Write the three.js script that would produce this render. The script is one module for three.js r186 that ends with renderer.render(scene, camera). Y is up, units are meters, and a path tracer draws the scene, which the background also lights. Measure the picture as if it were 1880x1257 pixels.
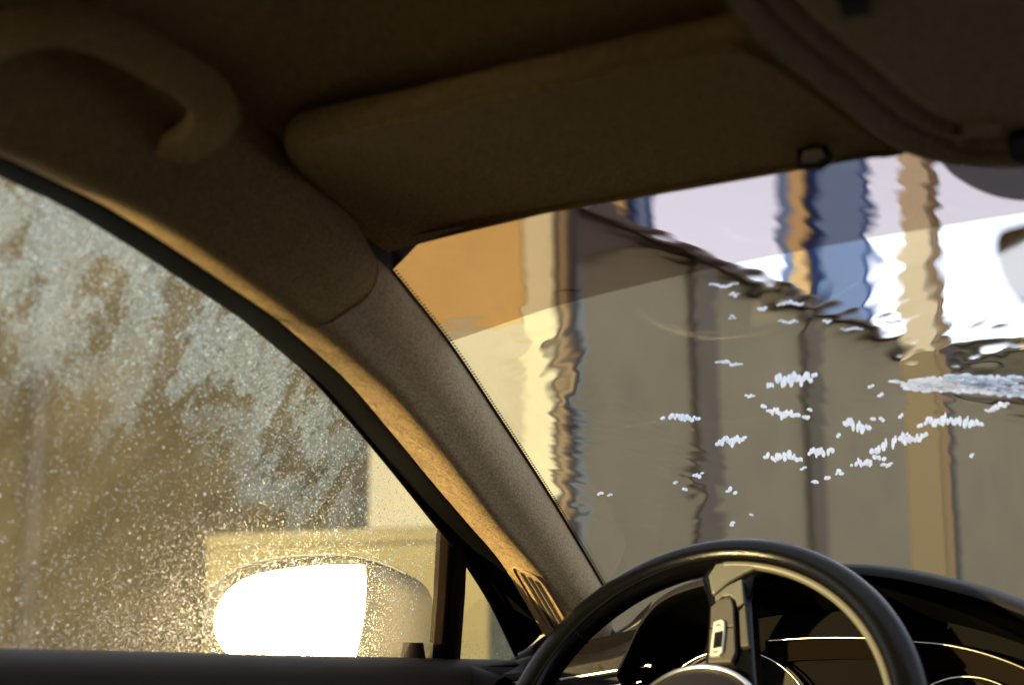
import * as THREE from 'three';
import { mergeGeometries, mergeVertices } from 'three/addons/utils/BufferGeometryUtils.js';
import { RoundedBoxGeometry } from 'three/addons/geometries/RoundedBoxGeometry.js';

// ---------------------------------------------------------------- camera, sky, sun, exposure
const V = (x, y, z) => new THREE.Vector3(x, y, z), R = THREE.MathUtils.degToRad;
const scene = new THREE.Scene();
const EYE = V(0.10, 1.06, 0), YAW = R(35), PITCH = R(10.5);
const camera = new THREE.PerspectiveCamera(27.07, 1880 / 1257, 0.05, 2000);
camera.rotation.order = 'YXZ';
camera.position.copy(EYE); camera.rotation.set(PITCH, YAW, 0);
camera.focus = 1.36; camera.userData.fStop = 4.5;

const skyW = 512, skyH = 256, skyData = new Float32Array(skyW * skyH * 4);
const SUN = V(-Math.sin(R(29)) * Math.cos(R(5)), Math.sin(R(5)), Math.cos(R(29)) * Math.cos(R(5)));
for (let j = 0; j < skyH; j++) for (let i = 0; i < skyW; i++) {
  const el = ((j + 0.5) / skyH - 0.5) * Math.PI, az = ((i + 0.5) / skyW) * 2 * Math.PI - Math.PI;
  const d = V(Math.cos(el) * Math.cos(az), Math.sin(el), Math.cos(el) * Math.sin(az));
  const up = Math.max(0, Math.sin(el)), near = Math.exp(-up * 2.2), warm = Math.pow(Math.max(0, d.dot(SUN)), 6);
  const k = 4 * (j * skyW + i), veil = 0.92 + 0.08 * Math.sin(az * 3 + up * 9);
  skyData[k] = (0.40 + 0.40 * near + 0.2 * warm) * veil;
  skyData[k + 1] = (0.46 + 0.39 * near + 0.11 * warm) * veil;
  skyData[k + 2] = (0.56 + 0.46 * near + 0.02 * warm) * veil;
  skyData[k + 3] = 1;
}
const sky = new THREE.DataTexture(skyData, skyW, skyH, THREE.RGBAFormat, THREE.FloatType);
sky.mapping = THREE.EquirectangularReflectionMapping; sky.magFilter = sky.minFilter = THREE.LinearFilter; sky.needsUpdate = true;
scene.background = sky; scene.environment = sky;

const sun = new THREE.DirectionalLight(new THREE.Color().setRGB(1, 0.74, 0.32), 5);
sun.position.copy(SUN).multiplyScalar(40); sun.castShadow = true;
sun.shadow.mapSize.set(4096, 4096);
Object.assign(sun.shadow.camera, { left: -25, right: 25, top: 25, bottom: -25, near: 1, far: 120 });
scene.add(sun, sun.target);

const renderer = new THREE.WebGLRenderer({ antialias: true });
renderer.toneMapping = THREE.LinearToneMapping; renderer.toneMappingExposure = 2.5;
renderer.shadowMap.enabled = true;

// ---------------------------------------------------------------- helpers
let seed = 7;
const rnd = () => { seed = (seed * 1664525 + 1013904223) >>> 0; return seed / 4294967296; };
const rr = (a, b) => a + (b - a) * rnd();
const lerp = (a, b, t) => a + (b - a) * t, clamp = (x, a = 0, b = 1) => Math.min(b, Math.max(a, x));
const smooth = (a, b, x) => { const t = clamp((x - a) / (b - a)); return t * t * (3 - 2 * t); };
const hash = (x, y) => { let h = (x * 374761393 + y * 668265263) | 0; h = Math.imul(h ^ (h >>> 13), 1274126177); return ((h ^ (h >>> 16)) >>> 0) / 4294967296; };
function noise(x, y) {
  const i = Math.floor(x), j = Math.floor(y), f = x - i, g = y - j, u = f * f * (3 - 2 * f), v = g * g * (3 - 2 * g);
  return lerp(lerp(hash(i, j), hash(i + 1, j), u), lerp(hash(i, j + 1), hash(i + 1, j + 1), u), v);
}
const fbm = (x, y, n = 4) => { let s = 0, a = 0.5, t = 0; for (let k = 0; k < n; k++) { s += a * noise(x + 17 * k, y + 31 * k); t += a; a *= 0.5; x *= 2; y *= 2; } return s / t; };

// where the line of sight through a point of the photograph (1880 wide) meets a surface g(p) = 0
const FW = V(-Math.sin(YAW) * Math.cos(PITCH), Math.sin(PITCH), -Math.cos(YAW) * Math.cos(PITCH)), RT = V(Math.cos(YAW), 0, -Math.sin(YAW)), UP = RT.clone().cross(FW);
function hit(px, py, g) {
  const d = FW.clone().addScaledVector(RT, (px - 940) / 2611).addScaledVector(UP, (628.5 - py) / 2611), at = (t) => EYE.clone().addScaledVector(d, t);
  let a = 0.15, ga = g(at(a));
  for (let t = 0.16; t < 60; t *= 1.012) {
    const gt = g(at(t));
    if (ga * gt <= 0) { let b = t; for (let k = 0; k < 50; k++) { const m = (a + b) / 2; if (ga * g(at(m)) <= 0) b = m; else a = m; } return at(a); }
    a = t; ga = gt;
  }
  throw new Error(`no hit ${px} ${py}`);
}
const door = (off = 0) => (p) => p.x - off + 0.60 + 0.5 * (1.33 - p.y);          // the door's window plane
const screenZ = (x, y) => -0.85 + 0.15 * x * x - (1.36 - y) * 2.0;               // the windscreen
const screen = (off = 0) => (p) => p.z - off - screenZ(p.x, p.y);
const flatY = (y) => (p) => p.y - y, flatZ = (z) => (p) => p.z - z, flatX = (x) => (p) => p.x - x;
const pts = (list, g) => list.map(([x, y]) => hit(x, y, g));
const curve = (points, n) => new THREE.CatmullRomCurve3(points, false, 'centripetal').getSpacedPoints(n);

function loft(rows, { closed = false, flip = false } = {}) {             // rows of points -> smooth sheet with uv in metres
  const n = rows[0].length, pos = [], uv = [], idx = [];
  let vy = 0;
  rows.forEach((row, r) => {
    if (r) vy += row[n >> 1].distanceTo(rows[r - 1][n >> 1]);
    let ux = 0;
    row.forEach((p, k) => { if (k) ux += p.distanceTo(row[k - 1]); pos.push(p.x, p.y, p.z); uv.push(ux, vy); });
  });
  for (let r = 0; r < rows.length - 1; r++) for (let k = 0; k < n - 1; k++) {
    const a = r * n + k, b = a + 1, c = a + n, d = c + 1;
    if (flip) idx.push(a, b, c, b, d, c); else idx.push(a, c, b, b, c, d);
  }
  const g = new THREE.BufferGeometry();
  g.setAttribute('position', new THREE.Float32BufferAttribute(pos, 3)); g.setAttribute('uv', new THREE.Float32BufferAttribute(uv, 2)); g.setIndex(idx);
  g.computeVertexNormals();
  return g;
}
// a slab that follows a closed outline, thickened along a direction, with a softened rim
function slab(outline, dir, depth, bevel = 0.002, frame) {
  const n = dir.clone().normalize(), c = outline.reduce((s, p) => s.add(p), V(0, 0, 0)).multiplyScalar(1 / outline.length);
  const ex = (Math.abs(n.y) > 0.9 ? V(1, 0, 0) : V(0, 1, 0)).cross(n).normalize(), ey = n.clone().cross(ex);
  const sh = new THREE.Shape(outline.map((p) => { const d = p.clone().sub(c); return new THREE.Vector2(d.dot(ex), d.dot(ey)); }));
  const g = new THREE.ExtrudeGeometry(sh, { depth: Math.max(1e-4, depth - 2 * bevel), bevelEnabled: bevel > 0, bevelSize: bevel, bevelOffset: -bevel, bevelThickness: bevel, bevelSegments: 3, steps: 1 });
  g.translate(0, 0, bevel);
  g.applyMatrix4(new THREE.Matrix4().makeBasis(ex, ey, n).setPosition(c));
  return g;
}
const roundLoop = (points, n = 60) => new THREE.CatmullRomCurve3(points, true, 'centripetal').getSpacedPoints(n).slice(0, -1);
const tube = (points, r, seg = 40, rad = 10) => new THREE.TubeGeometry(new THREE.CatmullRomCurve3(points, false, 'centripetal'), seg, r, rad, false);
const box = (w, h, d, x, y, z, r = 0.01) => new RoundedBoxGeometry(w, h, d, 2, Math.min(r, w / 2.1, h / 2.1, d / 2.1)).translate(x, y, z);

function mesh(name, g, m, parent = scene, more) {
  const o = new THREE.Mesh(g, m); o.name = name; o.castShadow = o.receiveShadow = true;
  if (more) Object.assign(o.userData, more);
  parent.add(o); return o;
}
const used = {};
const numbered = (n) => { const k = used[n] = (used[n] ?? -1) + 1; return k ? `${n}_${String(k).padStart(3, '0')}` : n; };
function thing(name, label, category, at = V(0, 0, 0), group) {
  const o = new THREE.Group(); o.name = numbered(name); o.position.copy(at); scene.add(o);
  o.userData = { label, category }; if (group) o.userData.group = group;
  return o;
}
function part(name, g, m, parent, more) {                                 // a part whose shape is given in the world's axes
  parent.updateWorldMatrix(true, false);
  return mesh(name, g.applyMatrix4(parent.matrixWorld.clone().invert()), m, parent, more);
}

// ---------------------------------------------------------------- textures and materials
function dataTex(n, m, f, { srgb = false, repeat } = {}) {
  const d = new Uint8Array(n * m * 4);
  for (let j = 0; j < m; j++) for (let i = 0; i < n; i++) { const c = f(i / n, j / m, i, j), k = 4 * (j * n + i); for (let q = 0; q < 3; q++) d[k + q] = clamp(Array.isArray(c) ? c[q] : c) * 255; d[k + 3] = 255; }
  const t = new THREE.DataTexture(d, n, m); t.wrapS = t.wrapT = THREE.RepeatWrapping; t.magFilter = t.minFilter = THREE.LinearFilter;
  if (repeat) t.repeat.set(repeat, repeat);
  if (srgb) t.colorSpace = THREE.SRGBColorSpace;
  t.needsUpdate = true; return t;
}
const tiled = (f, n) => (u, v) => { const a = f(u * n, v * n), b = f((u - 1) * n, v * n), c = f(u * n, (v - 1) * n), d = f((u - 1) * n, (v - 1) * n); return lerp(lerp(a, b, u), lerp(c, d, u), v); };
const heather = dataTex(512, 512, (u, v, i, j) => { const f = 0.55 * hash(i, j) + 0.45 * hash((i >> 1) + 900, (j >> 1) + 77); const w = 0.25 + 1.25 * f; return [0.78 * w, 0.76 * w + 0.05 * (hash(i + 5, j) - 0.5), 0.74 * w + 0.07 * (hash(i, j + 9) - 0.5)]; }, { repeat: 1 / 0.3 });
const weave = dataTex(256, 256, (u, v, i, j) => 0.5 * hash(i >> 1, j >> 1) + 0.3 * hash(i >> 2, j >> 2) + 0.2 * hash(i, j), { repeat: 1 / 0.16 });
const leatherBump = dataTex(256, 256, tiled((x, y) => 0.6 * noise(x, y) + 0.4 * noise(2.3 * x, 2.3 * y), 48), { repeat: 1 / 0.06 });
const plasterTex = dataTex(512, 512, (u, v, i, j) => { const w = 0.72 + 0.26 * tiled((x, y) => fbm(x, y, 4), 9)(u, v) + 0.06 * (hash(i, j) - 0.5); return [w, w * 0.99, w * 0.97]; }, { repeat: 1 / 2.2 });
const plasterBump = dataTex(256, 256, (u, v, i, j) => 0.6 * tiled((x, y) => noise(x, y), 60)(u, v) + 0.4 * hash(i, j), { repeat: 1 / 0.6 });
const asphaltTex = dataTex(512, 512, (u, v, i, j) => 0.45 + 0.4 * tiled((x, y) => fbm(x, y, 3), 12)(u, v) + 0.3 * (hash(i, j) - 0.5), { repeat: 1 / 1.6 });

const lin = (r, g, b) => new THREE.Color().setRGB(r, g, b);
const std = (r, g, b, roughness, more = {}) => new THREE.MeshStandardMaterial({ color: lin(r, g, b), roughness, side: THREE.DoubleSide, ...more });
const M = {
  cloth: std(0.58, 0.41, 0.18, 0.95, { map: heather, bumpMap: weave, bumpScale: 0.0003 }),
  trim: std(0.72, 0.52, 0.28, 0.8, { map: heather, bumpMap: weave, bumpScale: 0.0002 }),
  console: std(0.60, 0.45, 0.25, 0.75, { map: heather, bumpMap: weave, bumpScale: 0.0002 }),
  recess: std(0.02, 0.018, 0.015, 0.8),
  rubber: new THREE.MeshPhysicalMaterial({ color: lin(0.004, 0.0035, 0.003), roughness: 0.7, specularIntensity: 0.12, side: THREE.DoubleSide }),
  rubberBrown: new THREE.MeshPhysicalMaterial({ color: lin(0.010, 0.005, 0.0025), roughness: 0.6, specularIntensity: 0.25, side: THREE.DoubleSide }),
  leather: new THREE.MeshPhysicalMaterial({ color: lin(0.003, 0.003, 0.0035), roughness: 0.17, specularIntensity: 0.28, bumpMap: leatherBump, bumpScale: 0.00004, side: THREE.DoubleSide }),
  doorTrim: new THREE.MeshPhysicalMaterial({ color: lin(0.022, 0.014, 0.008), roughness: 0.65, specularIntensity: 0.4, bumpMap: leatherBump, bumpScale: 0.0001, side: THREE.DoubleSide }),
  band: new THREE.MeshPhysicalMaterial({ color: lin(0.006, 0.0036, 0.002), roughness: 0.6, specularIntensity: 0.1, side: THREE.DoubleSide }),
  dash: new THREE.MeshPhysicalMaterial({ color: lin(0.011, 0.009, 0.0075), roughness: 0.6, specularIntensity: 0.5, bumpMap: leatherBump, bumpScale: 0.0001, side: THREE.DoubleSide }),
  dashBlack: new THREE.MeshPhysicalMaterial({ color: lin(0.0018, 0.0017, 0.0015), roughness: 0.6, specularIntensity: 0.06, side: THREE.DoubleSide }),
  gloss: std(0.006, 0.006, 0.007, 0.12),
  satin: std(0.10, 0.10, 0.08, 0.45),
  button: std(0.055, 0.05, 0.042, 0.6),
  pale: std(0.5, 0.5, 0.47, 0.45),
  chrome: std(0.75, 0.73, 0.68, 0.22, { metalness: 1 }),
  mirror: std(0.9, 0.9, 0.9, 0.26, { metalness: 1 }),
  mirrorClear: std(0.85, 0.87, 0.84, 0.03, { metalness: 1 }),
  silver: std(0.016, 0.014, 0.011, 0.6),
  paint: new THREE.MeshPhysicalMaterial({ color: lin(0.06, 0.06, 0.065), roughness: 0.4, clearcoat: 1, clearcoatRoughness: 0.08, side: THREE.DoubleSide }),
  carpet: std(0.12, 0.095, 0.065, 1),
  seat: std(0.36, 0.28, 0.18, 0.7, { bumpMap: leatherBump, bumpScale: 0.0004 }),  // pale, like the carpet, to bounce warm light from behind the camera
  glass: new THREE.MeshPhysicalMaterial({ color: lin(0.97, 0.98, 0.96), roughness: 0, transmission: 1, thickness: 0, ior: 1.5, specularIntensity: 0.12, side: THREE.DoubleSide }),
  privacy: new THREE.MeshPhysicalMaterial({ color: lin(0.45, 0.46, 0.45), roughness: 0, transmission: 1, thickness: 0, ior: 1.5, side: THREE.DoubleSide }),
  tint: new THREE.MeshPhysicalMaterial({ color: lin(0.53, 0.45, 0.43), roughness: 0, transmission: 1, thickness: 0, ior: 1.02, side: THREE.DoubleSide }),
  water: new THREE.MeshPhysicalMaterial({ color: lin(1, 1, 1), roughness: 0, transmission: 1, thickness: 0.002, ior: 1.333, specularIntensity: 0.12, side: THREE.DoubleSide }),
  bead: new THREE.MeshPhysicalMaterial({ color: lin(1, 1, 1), roughness: 0.25, transmission: 1, thickness: 0.0005, ior: 1.333, side: THREE.DoubleSide }),
  painted_glint: new THREE.MeshPhysicalMaterial({ color: lin(0.96, 0.97, 0.99), roughness: 1, transmission: 0.9, thickness: 0, side: THREE.DoubleSide }),  // white that stands in for sky refracted in the water
  mist: new THREE.MeshPhysicalMaterial({ color: lin(0.62, 0.76, 0.86), roughness: 1, transmission: 0.6, thickness: 0, side: THREE.DoubleSide }),  // blue of the sky behind is put into the droplet colour
  cream: std(0.22, 0.23, 0.215, 0.9, { map: plasterTex, bumpMap: plasterBump, bumpScale: 0.002 }),
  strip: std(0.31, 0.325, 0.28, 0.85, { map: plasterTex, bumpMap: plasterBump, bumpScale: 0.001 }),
  hall: std(0.35, 0.275, 0.15, 0.9, { map: plasterTex, bumpMap: plasterBump, bumpScale: 0.002 }),
  hallPost: std(0.17, 0.125, 0.075, 0.8, { map: plasterTex }),
  fascia: std(0.13, 0.085, 0.055, 0.7),
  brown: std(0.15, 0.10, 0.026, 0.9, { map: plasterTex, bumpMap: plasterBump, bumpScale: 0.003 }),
  pipe: std(0.045, 0.03, 0.018, 0.6),
  post: std(0.18, 0.185, 0.20, 0.75, { map: plasterTex }),
  shade_sleeve: std(0.044, 0.037, 0.026, 0.75, { map: plasterTex }),  // shade on the lower post, put into a darker colour
  block: std(0.125, 0.115, 0.055, 0.9, { map: plasterTex, bumpMap: plasterBump, bumpScale: 0.003 }),
  blue: new THREE.MeshPhysicalMaterial({ color: lin(0.05, 0.09, 0.25), roughness: 0.85, specularIntensity: 0.2 }),
  ochre: std(0.28, 0.215, 0.10, 0.9, { map: plasterTex, bumpMap: plasterBump, bumpScale: 0.002 }),
  copper: std(0.12, 0.085, 0.05, 0.6),
  tan: std(0.20, 0.17, 0.10, 0.9, { map: plasterTex }),
  asphalt: std(0.055, 0.053, 0.05, 0.45, { map: asphaltTex, bumpMap: asphaltTex, bumpScale: 0.004 }),
  concrete: std(0.3, 0.28, 0.24, 0.8, { map: plasterTex }),
};

// ---------------------------------------------------------------- the place outside
{
  const g = new THREE.PlaneGeometry(1600, 1600, 40, 40).rotateX(-Math.PI / 2); const p = g.attributes.position, uv = g.attributes.uv;
  for (let k = 0; k < p.count; k++) uv.setXY(k, p.getX(k), p.getZ(k));
  mesh('ground', g, M.asphalt, scene, { kind: 'structure' });
}
const HX = -3.74, HZ = -5.86;                                             // the corner of the wash hall
const solid = (x0, x1, y0, y1, z0, z1, r = 0.012) => {
  const g = new RoundedBoxGeometry(x1 - x0, y1 - y0, z1 - z0, 2, Math.min(r, (x1 - x0) / 2.1, (z1 - z0) / 2.1)).translate((x0 + x1) / 2, (y0 + y1) / 2, (z0 + z1) / 2), p = g.attributes.position, n = g.attributes.normal, uv = g.attributes.uv;
  for (let k = 0; k < p.count; k++) { const ax = Math.abs(n.getX(k)), az = Math.abs(n.getZ(k)); uv.setXY(k, ax > az ? p.getZ(k) : p.getX(k), Math.abs(n.getY(k)) > 0.8 ? p.getZ(k) : p.getY(k)); }
  return g;
};
{
  const hall = thing('wash_hall', 'low flat building with one sunlit cream end and a long shaded grey-brown side', 'building', V(HX, 0, HZ));
  const top = hit(1180, 428, flatX(HX)).y, far = -30, end = -4.95;
  part('side_wall', solid(HX - 0.25, HX, 0, top - 0.06, far, HZ - 0.26), M.hall, hall);
  part('end_wall', solid(end, hit(980, 700, flatZ(HZ)).x, 0, 3.9, HZ - 0.24, HZ), M.cream, hall, { label: 'sunlit cream end wall' });
  const oy = hit(840, 602, flatZ(HZ + 0.006)).y;
  part('ochre_band', solid(end + 0.01, hit(958, 700, flatZ(HZ + 0.006)).x, oy, 3.88, HZ - 0.1, HZ + 0.006, 0.002), M.ochre, hall, { label: 'ochre painted upper part of the end wall' });
  part('corner_pilaster', solid(hit(962, 700, flatZ(HZ + 0.04)).x, HX + 0.02, 0, 3.9, HZ - 0.25, HZ + 0.04), M.strip, hall, { label: 'pale sunlit corner pilaster' });
  part('roof', solid(end, HX + 0.10, top - 0.055, top + 0.0, far, HZ - 0.02), M.fascia, hall);
  for (const [x0, x1] of [[1282, 1322], [1486, 1512]]) {
    const a = hit(x0, 700, flatX(HX + 0.05)), b = hit(x1, 700, flatX(HX + 0.05));
    part('pilaster', solid(HX + 0.003, HX + 0.05, 0, top - 0.058, Math.min(a.z, b.z), Math.max(a.z, b.z)), M.hallPost, hall);
  }
  const a = hit(1044, 700, flatX(HX + 0.09));
  const dp = part('downpipe', new THREE.CylinderGeometry(0.05, 0.05, top - 0.06, 20).translate(a.x, (top - 0.06) / 2, a.z), M.pipe, hall, { label: 'dark brown downpipe' });
  for (const y of [1.2, 1.95, 2.6]) part('bracket', new THREE.TorusGeometry(0.056, 0.010, 8, 24).rotateX(Math.PI / 2).translate(a.x, y, a.z), M.pipe, dp);
  // the dark gusset under the eaves at the corner
  const gus = [[1027, 366], [1110, 366], [1186, 432], [1180, 440], [1027, 487]].map(([x, y]) => hit(x, y, flatX(HX + 0.02)));
  part('eaves_panel', slab(gus, V(1, 0, 0), 0.03, 0.004), M.fascia, hall, { label: 'dark brown eaves panel' });
}
{
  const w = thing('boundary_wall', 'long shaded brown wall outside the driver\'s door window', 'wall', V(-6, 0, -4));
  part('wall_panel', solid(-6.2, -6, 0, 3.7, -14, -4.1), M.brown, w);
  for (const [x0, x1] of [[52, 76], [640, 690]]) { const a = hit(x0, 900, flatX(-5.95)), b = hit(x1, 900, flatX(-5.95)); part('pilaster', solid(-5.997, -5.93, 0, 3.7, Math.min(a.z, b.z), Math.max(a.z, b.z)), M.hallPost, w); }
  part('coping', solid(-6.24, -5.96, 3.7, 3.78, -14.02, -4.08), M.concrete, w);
}
{
  const a = hit(378, 1050, flatZ(-3.4)), w = thing('garden_wall', 'low sunlit yellow rendered wall behind the bright wing mirror', 'wall', V(a.x, 0, -3.4)), t = hit(600, 972, flatZ(-3.4)).y;
  part('wall_panel', solid(a.x, -2.36, 0, t - 0.05, -3.62, -3.4), M.block, w);
  part('coping', solid(a.x - 0.006, -2.354, t - 0.05, t, -3.626, -3.394), M.block, w);
}
{
  const z = -5.2, a = hit(1664, 700, flatZ(z)), b = hit(1722, 700, flatZ(z)), p = thing('canopy_post', 'tall beige square post with a dark pipe on its right side', 'post', V((a.x + b.x) / 2, 0, z));
  part('shaft', solid(a.x, b.x, 0.02, 5.2, z - 0.12, z), M.post, p);
  const shade_sleeve = hit(1690, 650, flatZ(z)).y;
  part('shade_sleeve', solid(a.x - 0.012, b.x + 0.012, 0.03, shade_sleeve, z - 0.13, z + 0.012), M.shade_sleeve, p, { label: 'darker brown lower part with painted shade' });  // darker casing added in place of shade on the lower post
  part('base_plate', solid(a.x - 0.08, b.x + 0.1, 0, 0.02, z - 0.2, z + 0.08, 0.004), M.pipe, p);
  part('pipe', new THREE.CylinderGeometry(0.016, 0.016, 5.1, 14).translate(b.x + 0.02, 2.57, z - 0.01), M.pipe, p);
}
function tower(px0, px1, pole0, pole1, z, label) {
  const a = hit(px0, 500, flatZ(z)), b = hit(px1, 500, flatZ(z)), c = hit(pole0, 500, flatZ(z + 0.2)), d = hit(pole1, 500, flatZ(z + 0.2)), H = 12;
  const t = thing('sign_tower', label, 'sign tower', V((a.x + b.x) / 2, 0, z));
  const n = Math.max(1, Math.round((b.x - a.x) / 1.1)), w = (b.x - a.x) / n;
  for (let k = 0; k < n; k++) part('panel', solid(a.x + k * w + 0.015, a.x + (k + 1) * w - 0.015, 2, H, z - 0.3, z, 0.03), M.blue, t);
  part('pole', solid(c.x, d.x, 0, H + 0.3, z + 0.02, z + 0.26, 0.03), M.copper, t, { label: 'orange brown pole' });
  return t;
}
tower(1428, 1596, 1456, 1486, -21, 'tall blue panelled tower behind the wash hall, left of the beige post');
tower(1128, 1192, 1124, 1152, -24, 'narrow blue tower with orange pole just below the sun visor');
{
  const z = -24, t = hit(1800, 628, flatZ(z)).y, a = hit(1600, 700, flatZ(z)).x;
  const b = thing('far_building', 'low tan building far ahead at the right edge', 'building', V(a, 0, z));
  part('wall', solid(a, 14, 0, t - 0.2, z - 6, z), M.tan, b);
  part('roof', solid(a - 0.2, 14.2, t - 0.2, t, z - 6.2, z + 0.25, 0.03), M.tan, b);
}

// ---------------------------------------------------------------- the car
const car = thing('car', 'car seen from inside, beige roof lining, black steering wheel, wet windows', 'car');
// the two long edges of the roof rail and the windscreen pillar
const N1 = 90;
const OUT = -0.038, sealInPx = [[0, 285], [90, 327], [180, 370], [290, 437], [400, 510], [510, 585], [575, 641], [640, 700], [720, 793], [800, 890], [860, 960], [920, 1030], [962, 1098], [1000, 1165]], sealIn = pts(sealInPx, door()), bandIn = pts(sealInPx, door(OUT)).map((p) => p.add(V(0.004, 0.006, 0)));
const sealOut = pts([[0, 295], [90, 337], [170, 376], [260, 428], [350, 482], [435, 556], [520, 640], [580, 703], [640, 770], [710, 853], [780, 940], [850, 1030], [900, 1110], [945, 1203]], door(OUT));
const back = [V(-0.60, 1.215, 1.42), V(-0.61, 1.27, 1.05), V(-0.605, 1.31, 0.6), V(-0.60, 1.325, 0.2), V(-0.60, 1.327, -0.15), V(-0.602, 1.325, -0.34)];
const backOut = back.map((p) => p.clone().add(V(-0.050, -0.024, 0))), backIn = back.map((p) => p.clone().add(V(-0.034, 0.004, 0)));
const seam = 5;                                                           // sealIn[5] is where the pillar trim starts
const railL = [...back, ...sealIn.slice(0, seam + 1)], pillL = sealIn.slice(seam);
const pillR = pts([[692, 468], [755, 545], [820, 628], [910, 762], [1000, 900], [1055, 990], [1113, 1088]], screen(0.004));
const railR = railL.map((p, k) => { const t = smooth(-0.40, -0.72, p.z); return p.clone().add(V(lerp(0.115, 0.05, t), lerp(0.05, 0.075, t), lerp(0, -0.05, t))); });
railR[railR.length - 1] = pillR[0].clone();
// cross section: a flat facet turned to the side window, a soft crease, and a face turned to the cabin
function rib(l, r, axis, c, lean, n = 44) {
  const w = r.clone().sub(l), wide = w.length(); let b = V(-0.1, 1.0, 0.0).sub(l.clone().add(r).multiplyScalar(0.5)); b.addScaledVector(axis, -b.dot(axis)); b.addScaledVector(w, -b.dot(w) / w.lengthSq()).normalize();
  const row = [l.clone().add(V(OUT, 0.004, 0)), l.clone().add(V(-0.002, 0.0006, 0))];
  for (let k = 0; k <= n; k++) { const s = k / n; row.push(l.clone().addScaledVector(w, s).addScaledVector(b, wide * c * lean * smoothRamp(s, c) * (1 - Math.pow(clamp((s - 0.50) / 0.50), 2.0)))); }
  return row;
}
function smoothRamp(s, c) { const e = Math.min(0.10, c * 0.8), x = s - c; const soft = x < -e ? x : x > e ? 0 : -((e - x) * (e - x)) / (4 * e); return (c + soft) / c; }
function ribs(L, Rr, n, height, from = 0) {
  const l = curve(L, n), r = curve(Rr, n), rows = [];
  for (let k = 0; k <= n; k++) {
    const axis = l[Math.min(n, k + 1)].clone().sub(l[Math.max(0, k - 1)]).add(r[Math.min(n, k + 1)]).sub(r[Math.max(0, k - 1)]).normalize();
    rows.push(rib(l[k], r[k], axis, ...height(k / n)));
  }
  return rows;
}
const railRows = ribs(railL, railR, 120, (t) => [lerp(0.10, 0.16, smooth(0.72, 1, t)), lerp(1.2, 1.5, smooth(0.72, 1, t))]);
const pillRows = ribs(pillL, pillR, 90, (t) => [lerp(0.16, 0.19, smooth(0, 0.4, t)) + 0.07 * smooth(0.55, 0.9, t), lerp(1.5, 2.0, smooth(0, 0.4, t))]);
const mirrored = (g) => { const c = g.clone().scale(-1, 1, 1); if (!c.index) c.setIndex([...Array(c.attributes.position.count).keys()]); const i = c.index; for (let k = 0; k < i.count; k += 3) { const a = i.getX(k); i.setX(k, i.getX(k + 1)); i.setX(k + 1, a); } c.computeVertexNormals(); return c; };
const both = (name, g, m, more) => { mesh(name, g, m, car, more); mesh(name, mirrored(g), m, car); };
both('roof_rail', loft(railRows.map((q) => q.slice(1))), M.cloth);
both('pillar_trim', loft(pillRows.map((q) => q.slice(1))), M.trim);
both('door_frame_seal', loft([...railRows, ...pillRows.slice(1)].map((q) => { const a = q[0], b = q[1].clone().add(V(0, -0.0004, 0)); return [0, 0.15, 0.4, 0.7, 0.9, 1].map((t, k) => a.clone().lerp(b, t).add(V(0, [0, -0.001, -0.0015, -0.001, -0.001, 0][k], 0))); })), M.rubber);
{ // the closed edge of the pillar trim at its seam
  const row = pillRows[0].map((p) => p.clone()), axis = pillRows[1][10].clone().sub(row[10]).normalize();
  both('pillar_trim_edge', loft([row.map((p) => p.clone().addScaledVector(axis, -0.0007).add(V(0.0004, -0.0008, 0.0004))), row.map((p) => p.clone().addScaledVector(axis, 0.0007).add(V(0.0004, -0.0008, 0.0004)))]), M.rubberBrown);
}
// roof lining from rail to rail
{
  const r = curve(railR, 120), rows = r.map((p) => {
    const row = [], t = smooth(-0.82, -0.42, p.z), mid = lerp(1.362, 1.405, t) - 0.06 * smooth(0.6, 1.5, p.z);
    for (let k = 0; k <= 60; k++) { const s = k / 60, x = lerp(p.x, -p.x, s), q = Math.pow(Math.abs(2 * s - 1), 2.6); row.push(V(x, lerp(mid, p.y, q), p.z + (1 - q) * lerp(-0.03, 0, t))); }
    return row;
  });
  mesh('headliner', loft(rows), M.cloth, car);
}
// window seals: a rubber band between the trim and the glass
function sealBand(o, i) {
  const n = 140, a = curve(o, n), b = curve(i, n);
  return loft(a.map((p, k) => { const row = [], w = b[k].clone().sub(p); for (let q = 0; q <= 10; q++) { const s = q / 10, bump = 0.004 * Math.sin(Math.PI * clamp(s * 1.25)) - 0.002 * (s < 0.15 ? 1 - s / 0.15 : 0); row.push(p.clone().addScaledVector(w, s).add(V(bump, -bump * 0.3, bump * 0.6))); } return row; }));
}
both('window_seal', sealBand([...backOut, ...sealOut], [...backIn, ...bandIn]), M.rubber);
both('seal_lip', tube([...backOut, ...sealOut].map((p) => p.clone().add(V(0.002, 0, 0))), 0.0022, 160, 8), M.rubberBrown);
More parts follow.
